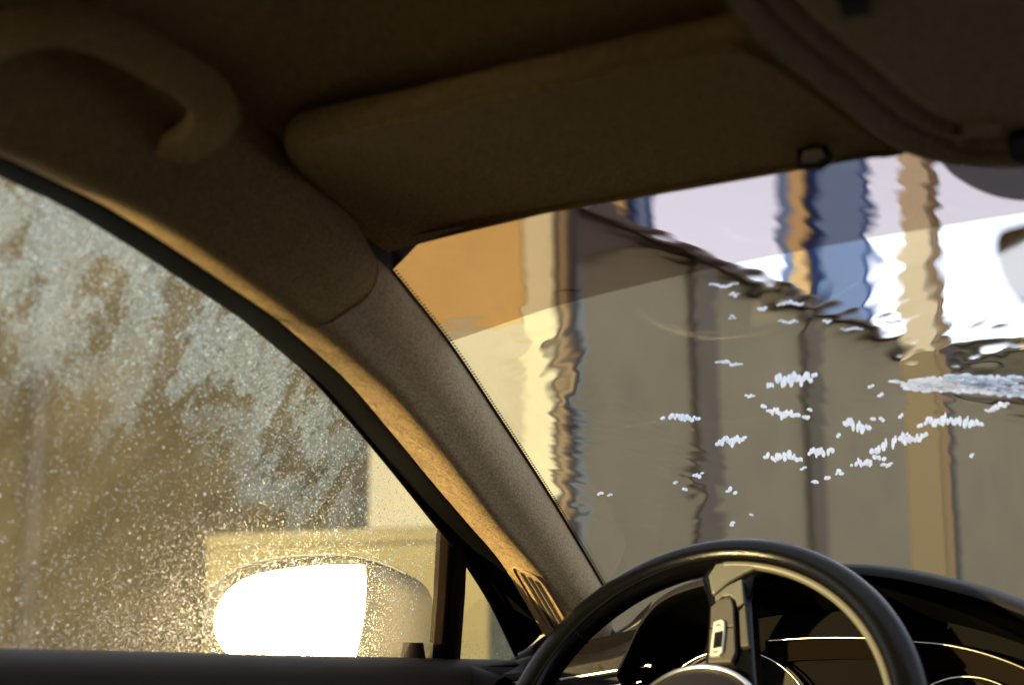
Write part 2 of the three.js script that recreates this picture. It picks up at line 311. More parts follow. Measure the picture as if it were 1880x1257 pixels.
// door glass with condensation
const beltA = hit(0, 1191, door(OUT - 0.008)), beltB = hit(945, 1212, door(OUT - 0.008)), beltAt = (z) => lerp(beltA.y, beltB.y, clamp((z - beltA.z) / (beltB.z - beltA.z), -1.5, 1.4));
const topAt = (z) => { let y = 1.327; for (let k = 0; k < sealOut.length - 1; k++) { const a = sealOut[k], b = sealOut[k + 1]; if ((z - a.z) * (z - b.z) <= 0) y = lerp(a.y, b.y, (z - a.z) / (b.z - a.z)); } return z < sealOut.at(-1).z ? 1.0 : y; };
const GZ0 = -1.40, GZ1 = 0.14, GY0 = 0.96, GY1 = 1.36;
const patches = dataTex(2048, 640, (u, v, i, j) => {
  const z = lerp(GZ0, GZ1, u), y = lerp(GY0, GY1, v), d = topAt(z) - y;
  const patch = fbm(z * 46, y * 46, 5), runs = fbm(z * 60 + y * 16, y * 6, 3), grain = hash(i >> 1, j >> 1), fine = noise(z * 620, y * 620);
  const body = smooth(0.155, 0.02, d + 0.11 * (fbm(z * 17 + 9, y * 17, 3) - 0.5)), f = body * smooth(0.42, 0.60, patch + 0.20 * (fine - 0.5) + 0.12 * smooth(0.10, 0.03, d) - 0.22 * smooth(0.58, 0.72, runs));
  return clamp((f * (0.13 + 0.26 * fine) * (0.6 + 0.6 * grain) + 0.012 * body) * smooth(-1.02, -0.84, z));
});
patches.wrapS = patches.wrapT = THREE.ClampToEdgeWrapping;
const flipped = (g) => { const i = g.index; for (let k = 0; k < i.count; k += 3) { const a = i.getX(k); i.setX(k, i.getX(k + 1)); i.setX(k + 1, a); } g.computeVertexNormals(); return g; };
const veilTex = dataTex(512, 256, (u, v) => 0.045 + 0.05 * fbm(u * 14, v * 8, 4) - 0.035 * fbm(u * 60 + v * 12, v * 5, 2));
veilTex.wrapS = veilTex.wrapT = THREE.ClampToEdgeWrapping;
const mistVeil = new THREE.MeshPhysicalMaterial({ color: lin(0.93, 0.80, 0.48), roughness: 1, transmission: 0.95, thickness: 0, transparent: true, alphaMap: veilTex, side: THREE.DoubleSide });  // amber colour paints the warm sun glow into the mist
const mistPatch = new THREE.MeshPhysicalMaterial({ color: lin(0.36, 0.50, 0.66), roughness: 1, transmission: 0.9, thickness: 0, transparent: true, alphaMap: patches, side: THREE.DoubleSide });  // sky light painted into the mist as blue
const doorPoint = (y, z, off) => V(off - 0.60 - 0.5 * (1.33 - y), y, z);
function paneGeometry(off, z0, z1, y0, y1) {
  const nz = 40, ny = 12, pos = [], uv = [], idx = [];
  for (let j = 0; j <= ny; j++) for (let i = 0; i <= nz; i++) { const z = lerp(z0, z1, i / nz), y = lerp(y0, Math.min(y1, topAt(z) + 0.010), j / ny), p = doorPoint(y, z, off); pos.push(p.x, p.y, p.z); uv.push((z - GZ0) / (GZ1 - GZ0), (y - GY0) / (GY1 - GY0)); }
  for (let j = 0; j < ny; j++) for (let i = 0; i < nz; i++) { const a = j * (nz + 1) + i, b = a + 1, c = a + nz + 1, d = c + 1; idx.push(a, b, c, b, d, c); }
  const g = new THREE.BufferGeometry(); g.setAttribute('position', new THREE.Float32BufferAttribute(pos, 3)); g.setAttribute('uv', new THREE.Float32BufferAttribute(uv, 2)); g.setIndex(idx); g.computeVertexNormals(); return g;
}
const divZ = hit(826, 1100, door(OUT)).z;
mesh('door_window', paneGeometry(OUT - 0.008, divZ, 0.12, 0.97, 1.345), M.glass, car, { label: 'misted door window' });
mesh('quarter_window', paneGeometry(OUT - 0.008, -1.40, divZ - 0.006, 0.97, 1.2), M.glass, car);
mesh('door_window', mirrored(paneGeometry(OUT - 0.008, -1.40, 0.12, 0.97, 1.345)), M.glass, car);
both('rear_door_window', paneGeometry(OUT - 0.008, 0.2, 1.2, 0.97, 1.335), M.privacy);
mesh('mist_veil', paneGeometry(OUT - 0.0085, -1.40, 0.12, 0.97, 1.345), mistVeil, scene, { kind: 'stuff', label: 'even thin mist over the whole door window', category: 'mist' });
mesh('mist_patch', paneGeometry(OUT - 0.0095, -1.40, 0.12, 0.97, 1.345), mistPatch, scene, { kind: 'stuff', label: 'mist patches with sky blue painted in along the top of the door window', category: 'mist' });
// the bar between the door window and the quarter window
{
  const wide = (y, pair) => pts(pair.map((x) => [x, y]), door(OUT));
  const rows = [[972, [822, 828, 832, 840, 856]], [1090, [816, 822, 826, 836, 851]], [1240, [804, 810, 815, 826, 840]]].map(([y, xs]) => { const p = wide(y, xs); return [p[0].clone().add(V(-0.014, 0, 0)), p[0], p[1].clone().add(V(0.002, 0, 0.001)), p[2].clone().add(V(-0.002, 0, 0)), p[2].clone().add(V(0.003, 0, 0.002)), p[3].clone().add(V(0.005, 0, 0.003)), p[4].clone().add(V(0.002, 0, 0)), p[4].clone().add(V(-0.014, 0, 0))]; });
  const sm = []; for (let k = 0; k <= 20; k++) { const t = k / 20 * 2, a = Math.min(1, Math.floor(t)), f = t - a; sm.push(rows[a].map((p, q) => p.clone().lerp(rows[a + 1][q], f))); }
  both('window_divider', loft(sm).toNonIndexed ? loft(sm) : null, M.rubberBrown);
}
// speaker grille let into the foot of the pillar
{
  const l = curve(pillL, 90), r = curve(pillR, 90), surf = (u, s) => { const k = clamp(u) * 90, a = Math.min(89, Math.floor(k)), f = k - a, q = s * 44, b = Math.min(43, Math.floor(q)), h = q - b; const p = (i, j) => pillRows[i][j + 2]; return p(a, b).clone().lerp(p(a, b + 1), h).lerp(p(a + 1, b).clone().lerp(p(a + 1, b + 1), h), f); };
  const out = (u, s) => { const e = 0.004, a = surf(u + e, s).sub(surf(u - e, s)), b = surf(u, s + e).sub(surf(u, s - e)); const n = a.cross(b).normalize(); return n.dot(EYE.clone().sub(surf(u, s))) < 0 ? n.negate() : n; };
  const at = (u, s, h) => surf(u, s).addScaledVector(out(u, s), h);
  const patch = (u0, u1, s0, s1, h, n = 16, m = 4) => { const rows = []; for (let k = 0; k <= n; k++) { const row = []; for (let q = 0; q <= m; q++) row.push(at(lerp(u0, u1, k / n), lerp(s0, s1, q / m), h)); rows.push(row); } return loft(rows); };
  const GU = [0.735, 0.965], GS = [0.05, 0.235];
  const ring = []; for (let k = 0; k < 48; k++) { const a = k / 48 * 2 * Math.PI, c = Math.cos(a), s = Math.sin(a), e = 0.4; ring.push(at(lerp(GU[0], GU[1], 0.5 + 0.5 * Math.sign(c) * Math.pow(Math.abs(c), e)), lerp(GS[0], GS[1], 0.5 + 0.5 * Math.sign(s) * Math.pow(Math.abs(s), e)), 0.0008)); }
  const g = mesh('speaker_grille', new THREE.TubeGeometry(new THREE.CatmullRomCurve3(ring, true), 120, 0.0009, 6, true), M.trim, car, { label: 'slotted grille at the foot of the pillar' });
  for (let k = 0; k < 3; k++) { const s0 = lerp(GS[0], GS[1], 0.22 + k * 0.21), s1 = s0 + (GS[1] - GS[0]) * 0.135; mesh('slot', patch(GU[0] + 0.018 + 0.004 * k, GU[1] - 0.018 + 0.005 * k, s0, s1, 0.0006), M.recess, g); }
}
// door panel below the glass
{
  const zs = []; for (let k = 0; k <= 60; k++) zs.push(lerp(-1.42, 1.3, k / 60));
  const prof = [[-0.03, -0.06], [-0.016, -0.004], [-0.012, 0.0], [0.004, 0.0005], [0.016, -0.002], [0.028, -0.008], [0.036, -0.018], [0.042, -0.04], [0.045, -0.08], [0.035, -0.2], [0.03, -0.62]];
  both('door_panel', loft(zs.map((z) => prof.map(([x, y]) => { const b = beltAt(z), p = doorPoint(b, z, OUT); return V(p.x + x, b + y, z); }))), M.doorTrim);
}
// grab handle on the rail
{
  const H = (off) => (p) => p.y - (1.312 + 0.36 * (p.x + 0.605)) - off;
  const spine = [[316, 284, 0.006], [346, 262, 0.000], [378, 238, -0.006], [392, 206, -0.010], [384, 180, -0.011], [352, 149, -0.012], [300, 118, -0.012], [235, 82, -0.012], [165, 54, -0.012], [95, 46, -0.012], [20, 60, -0.010], [-60, 100, -0.004], [-120, 150, 0.006]].map(([x, y, o]) => hit(x, y, H(o - 0.004)));
  const c = curve(spine, 70), up = V(0.34, -0.94, 0).normalize(), rows = c.map((p, k) => {
    const t = c[Math.min(70, k + 1)].clone().sub(c[Math.max(0, k - 1)]).normalize(), sd = t.clone().cross(up).normalize(), w = lerp(0.0165, 0.0130, smooth(0.1, 0.3, k / 70)), row = [];
    for (let q = 0; q <= 20; q++) { const a = q / 20 * 2 * Math.PI, e = 0.4, sg = (x) => Math.sign(x) * Math.pow(Math.abs(x), e); row.push(p.clone().addScaledVector(sd, w * sg(Math.cos(a))).addScaledVector(up, 0.0055 * sg(Math.sin(a)))); }
    return row;
  });
  const cap = (r) => { const m = r.reduce((s, p) => s.add(p), V(0, 0, 0)).multiplyScalar(1 / r.length); return r.map((p) => p.clone().lerp(m, 0.999)); };
  both('grab_handle', loft([cap(rows[0]), rows[0].map((p, q) => p.clone()), ...rows, cap(rows[70])]), M.cloth, { label: 'curved grab handle above the door' });
}
// sun visor folded against the roof
{
  const lo = [[700, 442], [760, 428], [900, 405], [1100, 372], [1300, 338], [1500, 303], [1600, 285], [1650, 279], [1680, 279]].map(([x, y]) => hit(x, y, flatY(1.3445)));
  const hi = [[1672, 258], [1628, 226], [1560, 172], [1480, 112], [1400, 62], [1376, 54], [1300, 68], [1150, 100], [1000, 134], [900, 156], [760, 190], [620, 218], [540, 240]].map(([x, y]) => hit(x, y, flatY(1.353)));
  const left = [[524, 262], [532, 300], [580, 346], [640, 396]].map(([x, y]) => hit(x, y, flatY(1.35)));
  const outline = roundLoop([...lo, ...hi, ...left], 150);
  const c = outline.reduce((s, p) => s.add(p), V(0, 0, 0)).multiplyScalar(1 / outline.length), rows = [];
  for (const [k, dy] of [[1.0, 0.007], [1.003, 0.003], [1.0, 0.0], [0.985, -0.0035], [0.97, -0.005], [0.94, -0.006]]) rows.push([...outline, outline[0]].map((p) => V(lerp(c.x, p.x, k), lerp(c.y, p.y, k) + dy + 0.0025, lerp(c.z, p.z, k))));
  const v = mesh('sun_visor', loft(rows), M.cloth, car, { label: 'beige sun visor folded up against the roof' });
  mesh('visor_face', slab(outline.map((p) => V(lerp(c.x, p.x, 0.946), lerp(c.y, p.y, 0.946) - 0.0036, lerp(c.z, p.z, 0.946))), V(0, 1, 0), 0.004, 0.0004), M.cloth, v);
  const clip = pts([[1462, 292], [1462, 272], [1490, 262], [1520, 264], [1530, 278], [1512, 290], [1490, 292]], flatY(1.341));
  mesh('clip', slab(clip, V(0, -1, 0), 0.008, 0.002), M.rubberBrown, v);
  mesh('clip_pad', slab(pts([[1472, 290], [1476, 276], [1506, 270], [1514, 282], [1500, 290]], flatY(1.333)), V(0, -1, 0), 0.003, 0.001), M.console, v);
}
// overhead console
{
  const mid = [1860, 60], edge = (k, c = 0) => [[1270, -130], [1322, -20], [1380, 58], [1505, 163], [1625, 256], [1705, 287], [1790, 296], [1900, 296], [2060, 276], [2240, 120], [2200, -130]].map(([x, y]) => [lerp(x + k * (x < 1750 ? 1 : -0.5), mid[0], c), lerp(y - 0.45 * k, mid[1], c)]);
  const rows = []; const N = 120;
  for (const [k, y, c] of [[-10, 1.378, 0], [-6, 1.352, 0], [0, 1.3395, 0], [9, 1.3352, 0], [20, 1.3362, 0], [34, 1.3410, 0], [44, 1.3452, 0], [50, 1.3440, 0], [56, 1.3405, 0], [66, 1.3392, 0], [76, 1.3425, 0], [84, 1.3445, 0], [96, 1.3415, 0], [112, 1.3400, 0]]) rows.push([...roundLoop(pts(edge(k, c), flatY(1.34)), N), 0].map((p, q, a) => { const s = p || a[0]; return V(s.x, y, s.z); }));
  const oc = mesh('overhead_console', loft(rows), M.console, car, { label: 'overhead console in the middle of the roof' });
  mesh('console_panel', slab(roundLoop(pts(edge(108), flatY(1.34)), 120).map((p) => V(p.x, 1.3425, p.z)), V(0, -1, 0), 0.004, 0.0015), M.console, oc);
  mesh('switch', slab(pts([[1536, -20], [1600, -20], [1600, 14], [1545, 22]], flatY(1.338)), V(0, -1, 0), 0.004, 0.001), M.recess, oc);
  mesh('lamp_lens', slab(pts([[1766, 222], [1840, 218], [1834, 240], [1774, 244]], flatY(1.339)), V(0, -1, 0), 0.004, 0.001), M.console, oc);
  mesh('lamp_button', slab(roundLoop(pts([[1850, 262], [1862, 236], [1930, 232], [1960, 258], [1930, 280], [1868, 282]], flatY(1.339)), 40), V(0, -1, 0), 0.006, 0.002), M.rubberBrown, oc);
}
// windscreen, its tinted top band and the printed dots round the mirror foot
const screenPoint = (x, y, off = 0) => V(x, y, screenZ(x, y) + off);
function screenSheet(x0, x1, lo, hi, off, nx = 60, ny = 20) {
  const rows = []; for (let j = 0; j <= ny; j++) { const row = []; for (let i = 0; i <= nx; i++) { const x = lerp(x0, x1, i / nx); row.push(screenPoint(x, lerp(lo(x), hi(x), j / ny), off)); } rows.push(row); } return loft(rows);
}
const glass = mesh('windscreen', screenSheet(-0.80, 0.80, () => 0.95, () => 1.356, -0.004), M.glass, car, { label: 'wet windscreen' });
{
  const band = curve(pts([[700, 668], [820, 628], [920, 594], [1020, 561], [1170, 523], [1320, 489], [1460, 461], [1600, 436], [1740, 413], [1880, 391], [2060, 366]], screen()), 80);
  const low = (x) => { for (let k = 0; k < 80; k++) if (band[k + 1].x >= x) return lerp(band[k].y, band[k + 1].y, clamp((x - band[k].x) / (band[k + 1].x - band[k].x))); return band[80].y; };
  const sym = (x) => low(x < 0.12 ? x : Math.max(-0.8, 0.1 - (x - 0.12)));
  mesh('tint_band', screenSheet(-0.78, 0.78, sym, () => 1.356, -0.0015, 120, 16), M.tint, glass, { label: 'darker tinted band along the top' });
  const cv = document.createElement('canvas'); cv.width = cv.height = 64; const cx = cv.getContext('2d'); cx.fillStyle = '#8a8a8a'; cx.fillRect(0, 0, 64, 64); cx.fillStyle = '#ffffff'; cx.lineWidth = 20;
  for (let k = -64; k < 128; k += 32) { cx.beginPath(); cx.moveTo(k, 64); cx.lineTo(k + 64, 0); cx.strokeStyle = '#ffffff'; cx.stroke(); }
  const dots = new THREE.CanvasTexture(cv); dots.wrapS = dots.wrapT = THREE.RepeatWrapping; dots.repeat.set(1 / 0.0055, 1 / 0.0055);
  const frit = new THREE.MeshStandardMaterial({ color: lin(0.24, 0.15, 0.17), roughness: 0.9, side: THREE.DoubleSide, alphaMap: dots, transparent: true });
  const e = pts([[1728, 296], [1752, 322], [1790, 346], [1835, 363], [1890, 370], [1960, 360]], screen(-0.003)), low2 = curve(e, 40), bottom = (x) => { for (let k = 0; k < 40; k++) if (low2[k + 1].x >= x) return lerp(low2[k].y, low2[k + 1].y, clamp((x - low2[k].x) / (low2[k + 1].x - low2[k].x))); return low2[40].y; };
  mesh('dotted_patch', screenSheet(e[0].x, e.at(-1).x, bottom, () => 1.356, -0.0005, 50, 10), frit, glass, { label: 'purple brown dotted patch round the mirror foot' });
  // dotted black border along the pillar
  const rim = curve(pillR, 150), bits = [];
  for (let k = 6; k < 150; k++) { const a = rim[k].clone().lerp(rim[k - 1], 0.5), d = rim[k].clone().sub(rim[k - 1]).normalize(); const s = new THREE.SphereGeometry(0.0012, 6, 4).scale(1.3, 0.5, 0.8); s.translate(a.x + 0.0034, a.y + 0.0006, a.z - 0.003); bits.push(s); }
  mesh('border_dots', mergeGeometries(bits), M.rubber, glass, { kind: 'stuff' });
  mesh('border', loft([rim.map((p) => p.clone().add(V(-0.03, -0.004, -0.006))), rim.map((p) => p.clone().add(V(0.002, 0, -0.003)))]), M.rubber, glass);
}
// rear-view mirror at the right edge
{
  const z = -0.66, face = roundLoop(pts([[1829, 450], [1836, 428], [1860, 418], [1960, 398], [2200, 352], [2280, 350], [2296, 400], [2280, 480], [2240, 520], [2050, 548], [1890, 560], [1862, 548], [1840, 512]], flatZ(z)), 70), n = V(0.05, -0.103, 1).normalize();
  const m = new THREE.Group(); m.name = 'rear_view_mirror'; car.add(m);
  mesh('mirror_housing', slab(face, n.clone().negate(), 0.03, 0.008), M.rubber, m);
  const c = face.reduce((s, p) => s.add(p), V(0, 0, 0)).multiplyScalar(1 / face.length);
  mesh('mirror_glass', slab(face.map((p) => { return c.clone().lerp(p, 0.972).addScaledVector(n, 0.001); }), n, 0.002, 0), M.mirrorClear, m);
  const foot = V(c.x + 0.02, 1.345, screenZ(c.x, 1.345) + 0.01);
  mesh('mirror_arm', tube([V(c.x, c.y + 0.01, z - 0.025), V(c.x, c.y + 0.04, z - 0.07), foot], 0.011, 20, 12), M.rubber, m);
}
// wing mirror outside the door window
{
  const z = -1.15, w = new THREE.Group(); w.name = 'wing_mirror'; car.add(w);
  const glassPx = [[405, 1140], [413, 1103], [446, 1066], [508, 1046], [580, 1038], [640, 1037], [665, 1044], [663, 1118], [653, 1175], [641, 1215], [604, 1244], [520, 1246], [452, 1216], [414, 1180]];
  const rimPx = [[396, 1141], [404, 1098], [440, 1056], [506, 1036], [580, 1028], [646, 1026], [676, 1038], [678, 1118], [668, 1178], [654, 1222], [610, 1256], [516, 1258], [442, 1226], [404, 1184]];
  const outPx = [[374, 1138], [386, 1088], [432, 1046], [505, 1026], [580, 1019], [660, 1022], [735, 1046], [790, 1086], [796, 1160], [790, 1222], [640, 1266], [510, 1268], [425, 1236], [384, 1188]];
  const tilt = (p) => V(p.x, p.y, z - 0.004 - (p.x + 1.0) * 0.13 - (p.y - 1.04) * 0.058);
  const inner = roundLoop(pts(glassPx, flatZ(z)), 80), rim = roundLoop(pts(rimPx, flatZ(z)), 80), out = roundLoop(pts(outPx, flatZ(z)), 80), c = out.reduce((s, p) => s.add(p), V(0, 0, 0)).multiplyScalar(1 / 80);
  const ring = (loop, dz, k = 1) => [...loop, loop[0]].map((p) => { const q = c.clone().lerp(p, k); return V(q.x + (dz < -0.015 ? 0.75 * dz : 0), q.y, z + dz); });
  mesh('mirror_glass', loft([[...inner, inner[0]].map(tilt), [...inner, inner[0]].map((p) => tilt(c.clone().lerp(p, 0.5))), [...inner, inner[0]].map(() => tilt(c))]), M.mirror, w, { label: 'wing mirror glass dazzling white with sunlight' });
  mesh('mirror_housing', loft([[...inner, inner[0]].map((p) => tilt(p).add(V(0, 0, -0.004))), ring(rim, 0.008), ring(out, 0.002), ring(out, -0.02, 0.99), ring(out, -0.06, 0.94), ring(out, -0.1, 0.82), ring(out, -0.125, 0.5), ring(out, -0.13, 0.02)]), M.silver, w);
  mesh('mirror_trim', tube(out.filter((p) => p.y > hit(500, 1062, flatZ(z)).y).sort((a, b) => a.x - b.x).map((p) => V(p.x, p.y, z + 0.003)), 0.0016, 60, 8), M.satin, w);
  const fp = hit(758, 1208, flatZ(z + 0.03));
  mesh('mirror_foot', new THREE.CylinderGeometry(0.010, 0.022, 0.07, 20).translate(fp.x, fp.y - 0.02, fp.z), M.rubberBrown, w);
  mesh('mirror_arm', tube([V(-0.86, 1.0, z - 0.03), V(-0.80, 0.985, z - 0.03), V(-0.74, 0.97, z - 0.03)], 0.022, 16, 12), M.rubberBrown, w);
}
// dashboard
{
  const d = new THREE.Group(); d.name = 'dashboard'; car.add(d);
  // hood over the instruments
  const hz = -1.18, edge = curve(pts([[1132, 1222], [1150, 1186], [1178, 1128], [1215, 1088], [1300, 1056], [1430, 1037], [1560, 1036], [1640, 1044], [1720, 1060], [1800, 1081], [1880, 1110], [2060, 1180], [2200, 1220]], flatZ(hz)), 90);
  mesh('hood_lip', loft([edge.map((p) => V(p.x, p.y - 0.04, hz - 0.06)), edge.map((p) => V(p.x, p.y - 0.018, hz - 0.008)), edge.map((p) => V(p.x, p.y - 0.0105, hz - 0.0006)), edge.map((p) => V(p.x, p.y - 0.008, hz))]), M.dashBlack, d);
  mesh('instrument_hood', loft([edge.map((p) => V(p.x, p.y - 0.008, hz)), edge.map((p) => V(p.x, p.y - 0.0025, hz - 0.002)), edge.map((p) => V(p.x, p.y, hz - 0.01)), edge.map((p) => V(p.x, p.y + 0.001, hz - 0.03)), edge.map((p) => V(p.x, p.y - 0.006, hz - 0.08)), edge.map((p) => V(p.x, Math.min(p.y - 0.03, 1.03), hz - 0.2)), edge.map((p) => V(p.x, 0.97, hz - 0.36))]), M.dash, d);
  // top and end of the dashboard, from the pillar's foot to the hood
  const fl = curve(pts([[898, 1238], [960, 1234], [1060, 1214], [1130, 1200], [1180, 1180]], flatZ(-1.22)), 30), bk = curve(pts([[904, 1232], [955, 1203], [1040, 1176], [1112, 1168], [1190, 1120]], flatZ(-1.36)), 30);
  mesh('dash_top', loft([fl.map((p) => V(p.x, p.y - 0.3, p.z - 0.01)), fl.map((p) => V(p.x, p.y - 0.006, p.z)), fl, bk.map((p, k) => p.clone().lerp(fl[k], 0.5).add(V(0, 0.004, 0))), bk, bk.map((p) => V(p.x, 0.975, -1.56))]), M.dash, d);
  mesh('dash_end', slab(roundLoop(pts([[925, 1216], [962, 1190], [1000, 1162], [1050, 1140], [1090, 1160], [1080, 1262], [980, 1275], [915, 1262]], flatZ(-1.305)), 60), V(0, 0, -1), 0.05, 0.008), M.doorTrim, d);
  mesh('lit_dash_strip', loft([curve(pts([[1108, 1172], [1150, 1150], [1172, 1128], [1197, 1104]], flatZ(-1.30)), 20), curve(pts([[1108, 1176], [1150, 1157], [1180, 1138], [1197, 1106]], flatZ(-1.30)), 20)]), M.button, d);  // paler strip painted where the dash top catches the light
  mesh('dash_body', box(1.46, 0.55, 0.3, 0, 0.70, -1.40, 0.04), M.dashBlack, d);
  mesh('dash_body', box(0.72, 0.40, 0.06, 0.36, 0.85, -1.22, 0.03), M.dashBlack, d);
  mesh('dash_shelf', loft([[V(-0.82, 0.985, -1.2), V(0.82, 0.985, -1.2)], [V(-0.82, 0.98, -1.4), V(0.82, 0.98, -1.4)], [V(-0.82, 0.955, -1.64), V(0.82, 0.955, -1.64)]]), M.dash, d);
  // cluster: bezel band, bright trim line, gauge rings
  const cz = -1.235, lineAt = (px, z, r, m, name) => mesh(name, tube(pts(px, flatZ(z)), r, 40, 8), m, d);
  mesh('cluster_face', loft([pts([[1060, 1180], [1400, 1100], [1900, 1120], [2100, 1190]], flatZ(-1.25)), pts([[1060, 1500], [1400, 1500], [1900, 1500], [2100, 1500]], flatZ(-1.25))]), M.dashBlack, d);
  mesh('cluster_band', loft([curve(pts([[1405, 1176], [1490, 1172], [1582, 1172], [1680, 1180], [1780, 1193], [1890, 1228]], flatZ(cz)), 40), curve(pts([[1412, 1216], [1490, 1211], [1582, 1210], [1680, 1222], [1780, 1246], [1890, 1296]], flatZ(cz - 0.008)), 40)]), M.band, d);
  lineAt([[1412, 1176], [1490, 1171], [1582, 1171], [1680, 1178], [1740, 1184], [1810, 1200], [1880, 1226], [1960, 1266]], cz + 0.004, 0.0011, M.chrome, 'cluster_trim');
  for (const [cx, cy, r] of [[1345, 1345, 152], [1775, 1385, 143]]) { const ring = []; for (let k = 0; k < 48; k++) { const a = k / 48 * 2 * Math.PI; ring.push(hit(cx + r * Math.cos(a), cy + r * Math.sin(a), flatZ(cz))); } const g = mesh('gauge_ring', new THREE.TubeGeometry(new THREE.CatmullRomCurve3(ring, true), 120, 0.0011, 8, true), M.chrome, d); mesh('gauge_face', slab(ring.map((p) => V(p.x, p.y, cz - 0.012)), V(0, 0, 1), 0.003, 0), M.gloss, g); }
  // air vent left of the wheel with its bright strips
  const strip = (a) => mesh('vent_strip', slab(pts(a, flatZ(-1.205)), V(0, 0, 1), 0.004, 0.001), M.chrome, d);
  strip([[1028, 1245], [1195, 1217], [1201, 1219], [1199, 1226], [1190, 1224], [1034, 1250]]);
  strip([[1050, 1270], [1180, 1248], [1184, 1252], [1064, 1276]]);
  strip([[915, 1256], [990, 1246], [990, 1251], [925, 1262]]);
}
// steering wheel, turned a quarter so that one spoke stands at the top
{
  const C = V(-0.435, 0.953, -1.01), T = R(30), w = new THREE.Group(); w.name = 'steering_wheel'; w.position.copy(C); w.rotation.x = -T; car.add(w); w.updateWorldMatrix(true, false);
  const n = V(0, Math.sin(T), Math.cos(T)), on = (h) => (p) => p.clone().sub(C).dot(n) - h, toLocal = (p) => w.worldToLocal(p.clone());
  const flat = (px, h, depth, bevel = 0.001) => { const q = px.map(([x, y]) => toLocal(hit(x, y, on(h)))), sh = new THREE.Shape(q.map((p) => new THREE.Vector2(p.x, p.y))); return new THREE.ExtrudeGeometry(sh, { depth: depth - 2 * bevel, bevelEnabled: true, bevelSize: bevel, bevelOffset: -bevel, bevelThickness: bevel, bevelSegments: 2 }).translate(0, 0, h - depth + bevel); };
  const RR = 0.1715, rr1 = 0.0138;
  const rim = mesh('rim', new THREE.TorusGeometry(RR, rr1, 28, 160).scale(1, 1, 1.12), M.leather, w, { label: 'black leather rim' });
  mesh('seam', new THREE.TorusGeometry(RR - rr1 * 0.62, 0.0009, 6, 140).translate(0, 0, rr1 * 0.86), M.rubber, rim);
  for (const px of [[1040, 1142]]) { const p = toLocal(hit(...px, on(0))), a = Math.atan2(p.y, p.x); mesh('stitch', new THREE.TorusGeometry(rr1 + 0.0003, 0.0010, 6, 30).rotateX(Math.PI / 2).rotateZ(0).translate(RR, 0, 0).rotateZ(a), M.rubber, rim); }
  const p0 = toLocal(hit(1350, 1040, on(0.004))), sa = Math.atan2(p0.y, p0.x);
  // satin inlay on the inside of the rim, flowing into the spoke
  mesh('rim_inlay', new THREE.TorusGeometry(RR - rr1 * 0.93, 0.0036, 10, 120, R(103)).rotateZ(sa - R(100)).translate(0, 0, 0.006), M.satin, w, { label: 'satin inlay along the inside of the rim' });
  mesh('spoke', flat([[1286, 1062], [1302, 1030], [1350, 1014], [1425, 1016], [1452, 1030], [1412, 1040], [1386, 1058], [1376, 1100], [1384, 1225], [1392, 1300], [1280, 1300], [1292, 1220], [1300, 1110]], 0.004, 0.022, 0.004), M.leather, w);
  mesh('spoke_trim', flat([[1300, 1056], [1314, 1034], [1356, 1026], [1420, 1028], [1398, 1036], [1368, 1050], [1340, 1066], [1312, 1090], [1306, 1088]], 0.009, 0.006, 0.002), M.satin, w);
  mesh('button_panel', flat([[1312, 1094], [1336, 1074], [1362, 1062], [1366, 1106], [1354, 1114], [1350, 1100], [1340, 1092], [1328, 1094], [1314, 1106]], 0.010, 0.006), M.satin, w);
  mesh('button', flat([[1305, 1114], [1318, 1102], [1332, 1096], [1342, 1098], [1346, 1112], [1348, 1149], [1304, 1152]], 0.010, 0.006), M.button, w);
  mesh('button', flat([[1303, 1154], [1348, 1151], [1350, 1196], [1342, 1214], [1300, 1216]], 0.010, 0.006), M.button, w);
  mesh('button', flat([[1357, 1122], [1368, 1108], [1375, 1184], [1360, 1186]], 0.010, 0.006), M.button, w);
  const rk = mesh('rocker_switch', flat([[1310, 1141], [1324, 1136], [1330, 1140], [1330, 1160], [1326, 1196], [1320, 1202], [1303, 1203], [1305, 1180]], 0.013, 0.004), M.pale, w, { label: 'pale rocker switch with a black middle' });
  mesh('rocker_middle', flat([[1312, 1160], [1326, 1157], [1323, 1186], [1309, 1189]], 0.0142, 0.002, 0.0004), M.gloss, rk);
  for (const [x, y, s] of [[1319, 1148, -1], [1313, 1195, 1]]) mesh('chevron', flat([[x - 4, y - 2 * s], [x, y + 2 * s], [x + 4, y - 2 * s], [x + 4, y], [x, y + 4 * s], [x - 4, y]], 0.0136, 0.0008, 0.0001), M.button, rk);
  const dome = []; for (let k = 0; k <= 14; k++) { const a = k / 14 * Math.PI / 2; dome.push(new THREE.Vector2(0.062 * Math.cos(a) + 1e-4, 0.006 + 0.022 * Math.sin(a))); }
  mesh('airbag_cover', new THREE.LatheGeometry(dome, 60).rotateX(Math.PI / 2), M.dash, w);
  mesh('hub_ring', new THREE.TorusGeometry(0.0625, 0.0022, 10, 90).translate(0, 0, 0.011), M.chrome, w, { label: 'bright ring round the hub' });
  mesh('column', new THREE.CylinderGeometry(0.04, 0.05, 0.14, 30).rotateX(Math.PI / 2).translate(0, 0, -0.08), M.dashBlack, w);
}
